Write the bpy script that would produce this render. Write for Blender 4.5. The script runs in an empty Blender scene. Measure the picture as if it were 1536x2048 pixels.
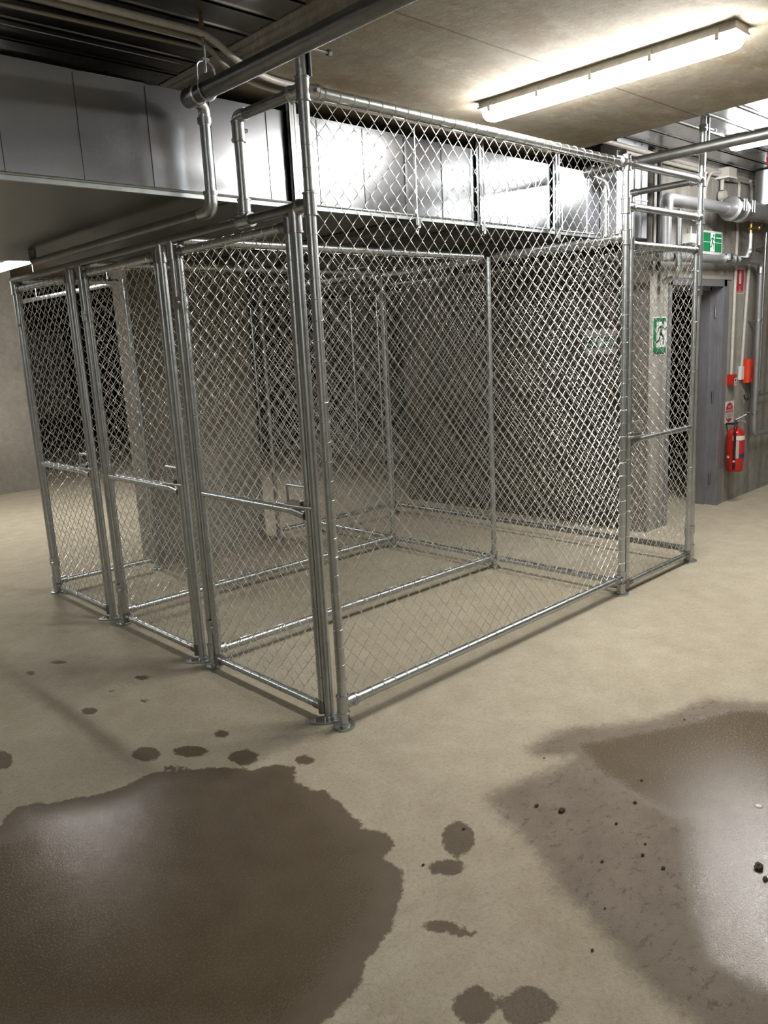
import bpy, math, random
import numpy as np
from mathutils import Vector, Matrix
random.seed(7); rng = np.random.default_rng(7)
SC = bpy.context.scene; COL = SC.collection
PI = math.pi

# ------------------------------------------------------------------ mesh collector
class MB:
    def __init__(s): s.v = []; s.f = []; s.n = 0
    def add(s, v, f):
        v = np.asarray(v, float).reshape(-1, 3)
        s.v.append(v); s.f += [tuple(int(i) + s.n for i in q) for q in f]; s.n += len(v); return s
    def box(s, a, b):
        x0, y0, z0 = np.minimum(a, b); x1, y1, z1 = np.maximum(a, b)
        return s.add([(x0,y0,z0),(x1,y0,z0),(x1,y1,z0),(x0,y1,z0),(x0,y0,z1),(x1,y0,z1),(x1,y1,z1),(x0,y1,z1)],
                     [(3,2,1,0),(4,5,6,7),(0,1,5,4),(1,2,6,5),(2,3,7,6),(3,0,4,7)])
    def cbox(s, c, d): c = np.array(c, float); d = np.array(d, float) / 2; return s.box(c - d, c + d)
    def tube(s, pts, r, n=12, caps=True):
        pts = [np.array(p, float) for p in pts]; rs = r if hasattr(r, '__len__') else [r] * len(pts)
        m = len(pts); T = []
        for i in range(m):
            a = pts[max(i - 1, 0)]; b = pts[min(i + 1, m - 1)]
            if 0 < i < m - 1:
                t1 = pts[i] - pts[i-1]; t2 = pts[i+1] - pts[i]
                t = t1 / (np.linalg.norm(t1) + 1e-12) + t2 / (np.linalg.norm(t2) + 1e-12)
            else: t = b - a
            T.append(t / (np.linalg.norm(t) + 1e-12))
        up = np.array([0, 0, 1.]) if abs(T[0][2]) < .9 else np.array([1., 0, 0])
        N = np.cross(T[0], up); N /= np.linalg.norm(N); V = []
        for i in range(m):
            N = N - T[i] * (N @ T[i]); N /= np.linalg.norm(N); B = np.cross(T[i], N)
            for k in range(n):
                a = 2 * PI * k / n; V.append(pts[i] + rs[i] * (N * math.cos(a) + B * math.sin(a)))
        F = [(i*n+k, i*n+(k+1) % n, (i+1)*n+(k+1) % n, (i+1)*n+k) for i in range(m-1) for k in range(n)]
        if caps: F += [tuple(range(n))[::-1], tuple((m-1)*n + k for k in range(n))]
        return s.add(V, F)
    def rod(s, a, b, r, n=14): return s.tube([a, b], r, n)
    def bend(s, pts, r, rb, n=12, k=6):
        """tube along a polyline with rounded corners of radius rb"""
        P = [np.array(p, float) for p in pts]; out = [P[0]]
        for i in range(1, len(P) - 1):
            a = P[i-1] - P[i]; b = P[i+1] - P[i]; la, lb = np.linalg.norm(a), np.linalg.norm(b)
            d = min(rb, la * .49, lb * .49); p0 = P[i] + a / la * d; p1 = P[i] + b / lb * d
            for t in np.linspace(0, 1, k): out.append((1-t)**2 * p0 + 2*t*(1-t) * P[i] + t*t * p1)
        out.append(P[-1]); return s.tube(out, r, n)
    def prism(s, poly, z0, z1):
        n = len(poly)
        V = [(x, y, z0) for x, y in poly] + [(x, y, z1) for x, y in poly]
        return s.add(V, [tuple(range(n))[::-1], tuple(range(n, 2*n))] + [(i, (i+1) % n, n+(i+1) % n, n+i) for i in range(n)])
    def sphere(s, c, r, n=12, m=8, sc=(1,1,1)):
        V = []; F = []
        for i in range(m + 1):
            for j in range(n):
                t = PI * i / m; p = 2 * PI * j / n
                V.append((c[0]+r*sc[0]*math.sin(t)*math.cos(p), c[1]+r*sc[1]*math.sin(t)*math.sin(p), c[2]+r*sc[2]*math.cos(t)))
        F = [(i*n+j, (i+1)*n+j, (i+1)*n+(j+1) % n, i*n+(j+1) % n) for i in range(m) for j in range(n)]
        return s.add(V, F)
    def build(s, name, mat, parent=None, smooth=True):
        me = bpy.data.meshes.new(name); V = np.concatenate(s.v)
        off = np.zeros(3); q = parent
        while q is not None: off += np.array(q.location); q = q.parent
        me.from_pydata((V - off).tolist(), [], s.f); me.update()
        if smooth:
            me.polygons.foreach_set('use_smooth', [True] * len(me.polygons))
            try: me.set_sharp_from_angle(angle=math.radians(38))
            except Exception: pass
        o = bpy.data.objects.new(name, me); COL.objects.link(o); me.materials.append(mat)
        if parent is not None: o.parent = parent
        return o

def tag(o, label=None, cat=None, group=None, kind=None):
    if label: o['label'] = label
    if cat: o['category'] = cat
    if group: o['group'] = group
    if kind: o['kind'] = kind
    return o
def empty(name, loc, label, cat, group=None):
    o = bpy.data.objects.new(name, None); COL.objects.link(o); o.location = loc; o.empty_display_size = .1
    return tag(o, label, cat, group)

# ------------------------------------------------------------------ materials
def mat(name):
    m = bpy.data.materials.new(name); m.use_nodes = True; nt = m.node_tree
    return m, nt, nt.nodes['Principled BSDF'], nt.links
def nd(nt, t, **k):
    n = nt.nodes.new(t)
    for a, b in k.items():
        if a.startswith('i_'): n.inputs[a[2:].replace('_', ' ')].default_value = b
        else: setattr(n, a, b)
    return n
def obj_noise(nt, scale, detail=5, rough=.6, stretch=None, kind='ShaderNodeTexNoise'):
    tc = nd(nt, 'ShaderNodeNewGeometry'); mp = nd(nt, 'ShaderNodeMapping')
    nt.links.new(tc.outputs['Position'], mp.inputs['Vector'])
    if stretch: mp.inputs['Scale'].default_value = stretch
    n = nd(nt, kind); n.inputs['Scale'].default_value = scale
    if kind == 'ShaderNodeTexNoise': n.inputs['Detail'].default_value = detail; n.inputs['Roughness'].default_value = rough
    nt.links.new(mp.outputs['Vector'], n.inputs['Vector']); return n
def ramp(nt, src, stops):
    r = nd(nt, 'ShaderNodeValToRGB'); e = r.color_ramp.elements
    while len(e) < len(stops): e.new(.5)
    for k, (p, c) in enumerate(stops):
        e[k].position = p; e[k].color = (*c, 1) if hasattr(c, '__len__') else (c, c, c, 1)
    nt.links.new(src, r.inputs['Fac']); return r.outputs['Color']
def mix(nt, fac, a, b, mode='MIX'):
    m = nd(nt, 'ShaderNodeMix', data_type='RGBA', blend_type=mode)
    for i, x in ((0, fac), (6, a), (7, b)):
        if hasattr(x, 'is_linked') or hasattr(x, 'links'): nt.links.new(x, m.inputs[i])
        else: m.inputs[i].default_value = x if i == 0 else ((*x, 1) if len(x) == 3 else x)
    return m.outputs[2]
def bump(nt, b, h, strength=.2, dist=.01):
    n = nd(nt, 'ShaderNodeBump'); n.inputs['Strength'].default_value = strength; n.inputs['Distance'].default_value = dist
    nt.links.new(h, n.inputs['Height']); nt.links.new(n.outputs['Normal'], b.inputs['Normal']); return n
def metal(name, c0, c1, r0, r1, scale=40, bmp=.0, metallic=1., kind='ShaderNodeTexNoise', stretch=None):
    m, nt, b, L = mat(name)
    n = obj_noise(nt, scale, kind=kind, stretch=stretch); n2 = obj_noise(nt, 6)
    out = n.outputs['Fac'] if kind == 'ShaderNodeTexNoise' else n.outputs['Color']
    src = out
    if kind != 'ShaderNodeTexNoise':
        sp = nd(nt, 'ShaderNodeSeparateColor'); L.new(out, sp.inputs[0]); src = sp.outputs[0]
    L.new(mix(nt, .35, ramp(nt, src, [(.25, c0), (.75, c1)]), ramp(nt, n2.outputs['Fac'], [(.3, c0), (.7, c1)])), b.inputs['Base Color'])
    r = nd(nt, 'ShaderNodeMapRange'); r.inputs['To Min'].default_value = r0; r.inputs['To Max'].default_value = r1
    L.new(src, r.inputs['Value']); L.new(r.outputs[0], b.inputs['Roughness'])
    b.inputs['Metallic'].default_value = metallic
    if bmp: bump(nt, b, src, bmp, .002)
    return m
def plain(name, c, rough=.5, metallic=0., noise=.12):
    m, nt, b, L = mat(name); n = obj_noise(nt, 25)
    lo = tuple(x * (1 - noise) for x in c); hi = tuple(min(1, x * (1 + noise)) for x in c)
    L.new(ramp(nt, n.outputs['Fac'], [(.3, lo), (.7, hi)]), b.inputs['Base Color'])
    b.inputs['Roughness'].default_value = rough; b.inputs['Metallic'].default_value = metallic; return m
def concrete(name, dark, light, stain=None, stripes=None, seam=None, rough=.85, scale=1.6):
    m, nt, b, L = mat(name)
    n1 = obj_noise(nt, scale, 5, .62); n2 = obj_noise(nt, 14, 4, .7); n3 = obj_noise(nt, 90, 2, .6)
    c = ramp(nt, n1.outputs['Fac'], [(.3, dark), (.72, light)])
    c = mix(nt, .35, c, ramp(nt, n2.outputs['Fac'], [(.3, tuple(x*.7 for x in dark)), (.7, tuple(min(1, x*1.15) for x in light))]))
    c = mix(nt, .6, c, ramp(nt, n3.outputs['Fac'], [(.28, .7), (.5, 1.)]), 'MULTIPLY')
    if stain:
        s = obj_noise(nt, 1.1, 7, .76, (1, 1.6, 1)); f = ramp(nt, s.outputs['Fac'], [(.50, 0.), (.62, .85)])
        c = mix(nt, f, c, stain)
        w = obj_noise(nt, 3.1, 7, .85, (1, 2.2, 1)); f = ramp(nt, w.outputs['Fac'], [(.56, 0.), (.64, .55)])
        c = mix(nt, f, c, tuple(min(1, x * 1.35) for x in light))
    if stripes:
        w = obj_noise(nt, 1, 3, .5, stripes); c = mix(nt, .8, c, ramp(nt, w.outputs['Fac'], [(.35, (.62, .6, .57)), (.6, (1.05, 1.03, 1.)) ]), 'MULTIPLY')
    if seam is not None:
        g = nd(nt, 'ShaderNodeNewGeometry'); sx = nd(nt, 'ShaderNodeSeparateXYZ'); L.new(g.outputs['Position'], sx.inputs[0])
        a = nd(nt, 'ShaderNodeMath', operation='ADD'); a.inputs[1].default_value = -seam; L.new(sx.outputs[1], a.inputs[0])
        ab = nd(nt, 'ShaderNodeMath', operation='ABSOLUTE'); L.new(a.outputs[0], ab.inputs[0])
        c = mix(nt, ramp(nt, ab.outputs[0], [(.003, .7), (.006, 0.)]), c, (.06, .05, .04))
    L.new(c, b.inputs['Base Color']); b.inputs['Roughness'].default_value = rough
    bump(nt, b, n2.outputs['Fac'], .25, .006); return m

M = {}
M['galv'] = metal('galvanised_pipe', (.40,.43,.44), (.62,.65,.66), .27, .45, 30)
M['galv_dull'] = metal('dull_galvanised_pipe', (.20,.205,.20), (.33,.335,.33), .36, .5, 22)
M['cast'] = metal('malleable_fitting', (.40,.41,.42), (.60,.61,.62), .28, .42, 60, .15)
M['wire'] = metal('galvanised_wire', (.70,.71,.70), (.90,.90,.88), .28, .40, 90, 0, .95)
M['duct'] = metal('spangled_sheet', (.33,.345,.37), (.43,.445,.475), .19, .28, 170, .12, kind='ShaderNodeTexNoise')
M['riser'] = metal('dull_sheet_metal', (.55,.56,.60), (.70,.71,.76), .48, .60, 60, 0, .8)
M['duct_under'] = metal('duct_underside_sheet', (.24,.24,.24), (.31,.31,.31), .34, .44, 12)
M['deck'] = metal('ribbed_metal_deck', (.42,.43,.44), (.58,.59,.61), .20, .38, 5)
M['brass'] = metal('brass', (.5,.33,.1), (.62,.42,.16), .25, .4)
M['rust'] = plain('rusty_steel', (.22,.11,.04), .8, .3, .4)
M['steel'] = metal('grey_steel_frame', (.22,.22,.24), (.38,.38,.41), .4, .6, 9, 0, .55, stretch=(6, 6, .5))
M['pvc'] = plain('grey_white_conduit', (.52,.50,.46), .45)
M['pvc_dark'] = plain('dusty_conduit', (.36,.335,.295), .6)
M['white'] = plain('white_plastic', (.72,.72,.70), .4, 0, .04)
M['red'] = plain('red_enamel', (.52,.022,.015), .22, 0, .06)
M['orange_red'] = plain('orange_red_plastic', (.68,.055,.02), .35, 0, .05)
M['black'] = plain('black_rubber', (.012,.012,.013), .45)
M['green'] = plain('exit_green', (.01,.17,.07), .4, 0, .05)
M['dkgreen'] = plain('dark_green_print', (.008,.07,.045), .4)
M['redprint'] = plain('red_print', (.50,.02,.03), .4, 0, .05)
M['sign_grey'] = plain('pale_sign_board', (.42,.41,.38), .5)
M['tray'] = plain('batten_body_plastic', (.42,.41,.38), .5)
M['navy'] = plain('navy_print', (.03,.05,.13), .4)
M['stone'] = plain('pebble', (.06,.05,.04), .8, 0, .4)
M['ceil'] = concrete('off_form_concrete_soffit', (.35,.31,.245), (.47,.425,.34), (.30,.235,.15), seam=-.225)
M['wall'] = concrete('board_marked_concrete', (.27,.262,.245), (.41,.40,.375), stripes=(9, 9, .35))
M['pale'] = concrete('smooth_grey_concrete', (.35,.335,.30), (.46,.44,.395), stripes=(1.2, 1.2, .8))
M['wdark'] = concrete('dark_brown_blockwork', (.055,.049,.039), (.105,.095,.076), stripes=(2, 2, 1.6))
M['wblack'] = concrete('shade_toned_room_wall', (.03,.027,.024), (.06,.054,.048))  # shade of the unlit rear rooms put into a near-black base colour
M['pipe_paint'] = metal('painted_grey_pipe', (.30,.305,.32), (.42,.425,.44), .35, .5, 20, 0, .6)
def emit(name, c, s):
    m, nt, b, L = mat(name); b.inputs['Base Color'].default_value = (.8,.8,.8,1)
    b.inputs['Emission Color'].default_value = (*c, 1); b.inputs['Emission Strength'].default_value = s; return m
M['lamp'] = emit('fluorescent_diffuser', (1.0, .975, .93), 46.)
M['exit_lit'] = emit('lit_exit_green', (.004,.16,.04), .35); M['exit_lit'].node_tree.nodes['Principled BSDF'].inputs['Base Color'].default_value = (.004,.10,.04,1)
M['exit_pale'] = emit('lit_exit_white', (.30,.45,.36), .35)

# ------------------------------------------------------------------ floor with wet patches
LEFT = [(-1.53,0.618),(-1.306,0.38),(-1.268,0.433),(-1.217,0.459),(-1.153,0.43),(-1.134,0.394),(-1.049,0.357),(-0.979,0.308),(-0.882,0.289),(-0.805,0.297),(-0.744,0.293),(-0.667,0.222),(-0.595,0.164),(-0.52,0.088),(-0.478,0.007),(-0.39,-0.028),(-0.349,-0.108),(-0.413,-0.182),(-0.41,-0.277),(-0.38,-0.326),(-0.396,-0.438),(-0.42,-0.52),(-0.416,-0.577),(-0.457,-0.607),(-0.404,-0.667),(-0.433,-0.754),(-0.518,-0.773),(-0.505,-0.853),(-0.567,-0.927),(-0.725,-1.025),(-0.843,-1.056),(-0.925,-1.112),(-1.051,-1.123),(-1.155,-1.142),(-1.791,-0.469)]
RIGHT = [(1.494,-1.482),(1.367,-1.255),(1.241,-1.047),(0.934,-0.967),(0.781,-0.876),(0.653,-0.761),(0.539,-0.712),(0.366,-0.704),(0.34,-0.766),(0.43,-0.869),(0.3,-0.864),(0.206,-0.838),(-0.013,-0.796),(-0.051,-0.849),(-0.099,-0.975),(-0.144,-1.09),(-0.205,-1.209),(-0.253,-1.26),(-0.314,-1.427),(-0.367,-1.535),(-0.407,-1.629),(-0.438,-1.775),(-0.457,-1.873),(-0.252,-2.071),(0.505,-1.992)]
CORE = [(1.486,-1.581),(1.227,-1.165),(0.851,-1.01),(0.642,-0.898),(0.528,-0.829),(0.396,-1.002),(0.345,-1.176),(0.304,-1.384),(0.066,-1.508),(-0.118,-1.625),(-0.228,-1.711),(-0.24,-1.865),(-0.098,-2.028),(.5,-2.1)]
SPOTS = [(-0.267,-0.883,0.037,-0.04,-0.07,-0.061),(-0.405,-0.956,0.04,-0.044,-0.029,-0.025),(-0.753,-1.357,0.037,-0.039,-0.045,-0.037),(-0.669,-1.457,0.047,-0.05,-0.051,-0.037),(-0.609,-1.113,0.036,-0.04,-0.018,-0.017),(-0.583,-1.185,0.033,-0.036,-0.011,-0.008),(-1.13,0.875,0.029,-0.033,-0.027,-0.081),(-0.699,0.452,0.04,-0.046,-0.028,-0.054),(-0.563,0.331,0.051,-0.058,-0.023,-0.039),(-0.441,0.118,0.04,-0.046,-0.035,-0.053),(-0.29,-0.09,0.027,-0.032,-0.023,-0.029),(-0.682,1.045,0.028,-0.033,-0.017,-0.036),(-0.534,1.778,0.031,-0.037,-0.01,-0.026),(-0.698,1.748,0.019,-0.023,-0.011,-0.029),(-0.326,1.21,0.026,-0.032,-0.013,-0.025),(-0.452,0.941,0.013,-0.016,-0.008,-0.015),(-0.392,0.365,0.022,-0.026,-0.017,-0.028),(-0.672,0.259,0.032,-0.037,-0.008,-0.015),(-0.511,1.185,0.009,-0.011,-0.006,-0.013)]
def sdf(P, poly):
    poly = np.array(poly); n = len(poly); d = np.full(len(P), 1e9); ins = np.zeros(len(P), bool)
    for i in range(n):
        a = poly[i]; b = poly[(i + 1) % n]; e = b - a; w = P - a
        t = np.clip((w @ e) / (e @ e + 1e-12), 0, 1); d = np.minimum(d, np.linalg.norm(w - t[:, None] * e, axis=1))
        c = ((a[1] > P[:, 1]) != (b[1] > P[:, 1])) & (P[:, 0] < (b[0]-a[0]) * (P[:, 1]-a[1]) / (b[1]-a[1] + 1e-12) + a[0])
        ins ^= c
    return np.where(ins, d, -d)
X0, X1, Y0, Y1 = -7., 8.5, -8., 16.
xs = np.concatenate([np.linspace(X0, -2.1, 6)[:-1], np.arange(-2.1, 1.8, .02), np.linspace(1.8, X1, 10)])
ys = np.concatenate([np.linspace(Y0, -2.4, 6)[:-1], np.arange(-2.4, 2.2, .02), np.linspace(2.2, Y1, 10)])
gx, gy = np.meshgrid(xs, ys); P2 = np.stack([gx.ravel(), gy.ravel()], 1); nx, ny = len(xs), len(ys)
wetL = sdf(P2, LEFT); damp = sdf(P2, RIGHT); core = sdf(P2, CORE)
spot = np.full(len(P2), -1.)
for (cx, cy, ax, ay, bx, by) in SPOTS:
    A = np.array([[ax, bx], [ay, by]])
    uv = (P2 - (cx, cy)) @ np.linalg.inv(A).T; r = np.sqrt((uv**2).sum(1)); size = math.sqrt(abs(np.linalg.det(A)))
    spot = np.maximum(spot, (1 - r) * size)
wet = np.maximum(wetL, spot)
fm = bpy.data.meshes.new('floor')
vv = np.stack([gx.ravel(), gy.ravel(), np.zeros(nx*ny)], 1)
ii = (np.arange(ny-1)[:, None] * nx + np.arange(nx-1)[None]).ravel()
ff = np.stack([ii, ii+1, ii+nx+1, ii+nx], 1)
fm.from_pydata(vv.tolist(), [], ff.tolist()); fm.update()
for nme, arr in (('pool', wetL), ('wet', wet), ('damp', damp), ('core', core)):
    at = fm.attributes.new(nme, 'FLOAT', 'POINT'); at.data.foreach_set('value', arr.astype(np.float32))
floor = bpy.data.objects.new('floor', fm); COL.objects.link(floor); tag(floor, kind='structure', label='dusty beige concrete floor with wet patches')
def floor_mat():
    m, nt, b, L = mat('dusty_concrete_floor_with_puddles')
    big = obj_noise(nt, .9, 7, .6); mid = obj_noise(nt, 6, 7, .68); fine = obj_noise(nt, 70, 4, .65); sc = obj_noise(nt, 3, 6, .7, (1, 3.5, 1))
    dry = ramp(nt, big.outputs['Fac'], [(.3, (.475,.415,.305)), (.7, (.61,.55,.42))])
    dry = mix(nt, .5, dry, ramp(nt, mid.outputs['Fac'], [(.3, (.41,.345,.245)), (.68, (.65,.59,.46))]))
    dry = mix(nt, .5, dry, ramp(nt, fine.outputs['Fac'], [(.32, .66), (.55, 1.)]), 'MULTIPLY')
    fl = obj_noise(nt, 38, 8, .75); dry = mix(nt, ramp(nt, fl.outputs['Fac'], [(.56, 0.), (.70, .5)]), dry, (.27,.215,.155))
    lt = obj_noise(nt, 11, 9, .8); dry = mix(nt, ramp(nt, lt.outputs['Fac'], [(.54, 0.), (.66, .45)]), dry, (.66,.59,.48))
    dry = mix(nt, ramp(nt, sc.outputs['Fac'], [(.62, 0.), (.72, .45)]), dry, (.33,.26,.185))
    def att(n):
        a = nd(nt, 'ShaderNodeAttribute'); a.attribute_name = n; return a.outputs['Fac']
    ne = obj_noise(nt, 22, 8, .78)
    def edge(src, amp, w):
        s = nd(nt, 'ShaderNodeMath', operation='MULTIPLY_ADD'); L.new(ne.outputs['Fac'], s.inputs[0]); s.inputs[1].default_value = amp
        o = nd(nt, 'ShaderNodeMath', operation='ADD'); o.inputs[1].default_value = -amp * .5
        L.new(src, s.inputs[2]); L.new(s.outputs[0], o.inputs[0])
        r = nd(nt, 'ShaderNodeMapRange', interpolation_type='SMOOTHSTEP'); r.inputs['From Min'].default_value = -w; r.inputs['From Max'].default_value = w
        L.new(o.outputs[0], r.inputs['Value']); return r.outputs[0]
    W = edge(att('wet'), .075, .006); D = edge(att('damp'), .14, .05); C = edge(att('core'), .12, .05)
    wetc = ramp(nt, big.outputs['Fac'], [(.35, (.105,.077,.045)), (.65, (.165,.125,.075))])
    wetc = mix(nt, .4, wetc, ramp(nt, mid.outputs['Fac'], [(.35, (.10,.075,.045)), (.65, (.17,.135,.09))]))
    dampc = mix(nt, .45, (.23,.185,.135), ramp(nt, mid.outputs['Fac'], [(.35, (.15,.115,.08)), (.65, (.30,.25,.19))]))
    md = obj_noise(nt, 19, 6, .8, (1, 1.5, 1)); mud = ramp(nt, md.outputs['Fac'], [(.54, 0.), (.62, .75)])
    dampc = mix(nt, mud, dampc, (.10,.072,.045))
    corec = mix(nt, .5, (.16,.122,.072), wetc)
    gr = obj_noise(nt, 75, 5, .7); dry = mix(nt, ramp(nt, gr.outputs['Fac'], [(.60, 0.), (.70, .55)]), dry, (.22,.17,.12)); c = mix(nt, D, dry, dampc); c = mix(nt, C, c, corec); c = mix(nt, W, c, wetc)
    L.new(c, b.inputs['Base Color'])
    # water film only where the patches are deep: smoother there
    dl = nd(nt, 'ShaderNodeMapRange'); L.new(att('pool'), dl.inputs['Value']); dl.inputs['From Min'].default_value = -.03; dl.inputs['From Max'].default_value = .16
    dl.inputs['To Min'].default_value = .6; dl.inputs['To Max'].default_value = .10
    r = mix(nt, D, (.88,.88,.88), (.55,.55,.55)); r = mix(nt, C, r, (.07,.07,.07))
    mm = nd(nt, 'ShaderNodeMix', data_type='RGBA'); L.new(W, mm.inputs[0]); L.new(r, mm.inputs[6]); L.new(dl.outputs[0], mm.inputs[7])
    grit = obj_noise(nt, 150, 3, .6)
    rr = mix(nt, 1., mm.outputs[2], ramp(nt, grit.outputs['Fac'], [(.46, 0.), (.62, .26)]), 'ADD'); L.new(rr, b.inputs['Roughness'])
    g2 = obj_noise(nt, 330, 2, .5); hh = mix(nt, .5, grit.outputs['Fac'], mid.outputs['Fac']); hh = mix(nt, .3, hh, g2.outputs['Fac'])
    bn = bump(nt, b, hh, .8, .008)
    wx = nd(nt, 'ShaderNodeMath', operation='MAXIMUM'); L.new(W, wx.inputs[0]); L.new(C, wx.inputs[1])
    st = nd(nt, 'ShaderNodeMapRange'); L.new(wx.outputs[0], st.inputs['Value']); st.inputs['To Min'].default_value = .8; st.inputs['To Max'].default_value = .18; L.new(st.outputs[0], bn.inputs['Strength'])
    return m
fm.materials.append(floor_mat())

# ------------------------------------------------------------------ setting
def struct(name, mb, m, label, smooth=False): return tag(mb.build(name, m, None, smooth), label, kind='structure')
SOF = 2.80; DK = 2.93; YW = .655; XW = 3.85
band = MB()
band.prism([(.19,-8),(2.70,-8),(2.70,-.61),(2.72,-.2),(2.80,.54),(2.83,1.0),(2.83,16),(.19,16)], SOF, 3.15)
struct('ceiling', band, M['ceil'], 'tan concrete soffit band with rust stains')
def deck(x0, x1):
    mb = MB(); prof = []; y = -8.
    while y < 16: prof += [(y, DK), (y+.146, DK), (y+.150, DK-.005), (y+.158, DK-.005), (y+.156, DK+.035), (y+.180, DK+.035), (y+.178, DK-.005), (y+.186, DK-.005), (y+.190, DK)]; y += .2
    n = len(prof); V = [(x0, a, b) for a, b in prof] + [(x1, a, b) for a, b in prof]
    mb.add(V, [(i, i+1, n+i+1, n+i) for i in range(n-1)]); mb.box((x0, -8, 3.05), (x1, 16, 3.15)); return mb
struct('ceiling', deck(-7., .19), M['deck'], 'ribbed galvanised deck above the duct')
struct('ceiling', deck(2.72, 8.5), M['deck'], 'ribbed galvanised deck on the right')
w = MB(); w.box((XW, YW, 0), (4.14, YW+.2, DK)); w.box((5.20, YW, 0), (8.5, YW+.2, DK)); w.box((4.14, YW, 2.02), (5.20, YW+.2, DK))
struct('wall_right', w, M['wall'], 'board marked concrete wall with steel doorway')
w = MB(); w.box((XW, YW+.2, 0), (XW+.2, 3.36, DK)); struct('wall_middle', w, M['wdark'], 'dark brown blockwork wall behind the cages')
w = MB(); w.box((.82, 3.17, 0), (1.86, 3.42, SOF)); struct('wall_blade', w, M['pale'], 'short grey concrete blade wall inside the cage row')
w = MB(); w.box((-7, 8.05, 0), (1.75, 8.3, DK)); struct('wall_left', w, M['pale'], 'smooth pale concrete wall at far left')
w = MB(); w.box((-7, 14.2, 0), (8.5, 14.4, DK)); w.box((8.3, .855, 0), (8.5, 14.2, DK)); struct('wall_back', w, M['wblack'], 'rear basement wall, coloured dark for its shade')
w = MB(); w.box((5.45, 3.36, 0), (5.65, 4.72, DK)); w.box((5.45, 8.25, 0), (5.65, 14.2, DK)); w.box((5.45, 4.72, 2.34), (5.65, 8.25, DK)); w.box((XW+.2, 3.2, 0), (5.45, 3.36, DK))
struct('wall_rear', w, M['wblack'], 'wall around the rear cage opening, coloured dark for its shade')
w = MB(); w.box((-7.2, -8, 0), (-7, 16, DK)); w.box((-7, -8.2, 0), (8.5, -8, DK)); w.box((8.5, -8, 0), (8.7, YW, DK))
struct('wall_front', w, M['pale'], 'concrete perimeter wall')
# doorway
d = MB()
d.box((4.14, YW-.012, 0), (4.19, YW+.21, 2.02)); d.box((5.15, YW-.012, 0), (5.20, YW+.21, 2.02)); d.box((4.14, YW-.012, 1.965), (5.20, YW+.21, 2.02))
d.box((5.20, YW-.006, 0), (5.27, YW, 2.02)); d.box((5.125, YW+.10, 0), (5.15, YW+.21, 1.97)); d.box((4.19, YW+.10, 1.94), (5.15, YW+.21, 1.965))
dd = struct('door_1', d, M['steel'], 'grey steel door frame of the open dark doorway')
hb = MB()
for z in (.25, 1.0, 1.75): hb.tube([(5.149, YW+.06, z-.05), (5.149, YW+.06, z+.05)], .009, 8)
hb.build('door_hinge', M['galv_dull'], dd)
t = MB(); t.box((4.10, YW-.014, 2.022), (5.30, YW, 2.05)); struct('trim_1', t, M['pvc_dark'], 'timber strip above the steel doorway')

# ------------------------------------------------------------------ duct
seams = [-.81 - .308*k for k in range(1, 12)] + [-.81 + .308*k for k in range(0, 15)]
DY = .80; D0, D1 = 2.305, 2.735
du = empty('air_duct', (0, DY, D0), 'large galvanised rectangular air duct above the cages', 'duct')
b = MB()
xs_ = sorted([x for x in seams if x < 3.7])
edges = [-4.3] + xs_ + [3.78]
for i in range(len(edges) - 1):      # each pan is dished a little, as thin sheet is
    x0, x1 = edges[i], edges[i+1]; dy = .003 * random.uniform(-.8, 1.2); nn = 8; mm_ = 6
    V = [(x0 + (x1-x0)*a/nn, DY + dy*math.sin(PI*a/nn)*math.sin(PI*c/mm_), D0 + (D1-D0)*c/mm_) for c in range(mm_+1) for a in range(nn+1)]
    b.add(V, [(c*(nn+1)+a, c*(nn+1)+a+1, (c+1)*(nn+1)+a+1, (c+1)*(nn+1)+a) for c in range(mm_) for a in range(nn)])
for x in xs_: b.box((x-.0025, DY-.004, D0+.02), (x+.0025, DY+.002, D1-.01))
b.build('duct_side', M['duct'], du)
b = MB(); b.prism([(-4.3,.80),(3.78,.80),(3.78,3.12),(.78,3.12),(.78,3.36),(-4.3,3.36)], D0-.002, D0); b.prism([(-4.3,.80),(3.78,.80),(3.78,3.12),(.78,3.12),(.78,3.36),(-4.3,3.36)], D1-.002, D1)
b.box((-4.3, 3.355, D0), (.78, 3.36, D1)); b.box((.775, 3.12, D0), (.78, 3.36, D1)); b.box((.78, 3.115, D0), (3.78, 3.12, D1))
for x in (-2.9, -1.35, .2, 1.75, 3.3): b.box((x-.003, .81, D0-.008), (x+.003, 3.1, D0-.002))
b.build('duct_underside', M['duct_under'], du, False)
b = MB(); b.box((-4.3, DY-.016, D0-.012), (3.78, DY-.001, D0+.018)); b.tube([(-4.3, DY-.018, D0+.012), (3.78, DY-.018, D0+.012)], .006, 8)
b.build('duct_flange', M['galv'], du, False)
r_ = empty('riser_duct', (3.60, .86, 2.30), 'upright galvanised duct turning up to the deck beside the concrete wall', 'duct')
b = MB(); b.box((3.36, .665, 2.30), (3.80, .795, DK)); b.box((3.36,.66,2.56),(3.80,.668,2.572)); b.build('duct_body', M['riser'], r_, False)
b = MB()
for x in (3.60, 3.70): b.box((x, .655, 2.30), (x+.006, .666, DK-.01))
b.build('standing_seam', M['galv'], r_, False)
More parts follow.
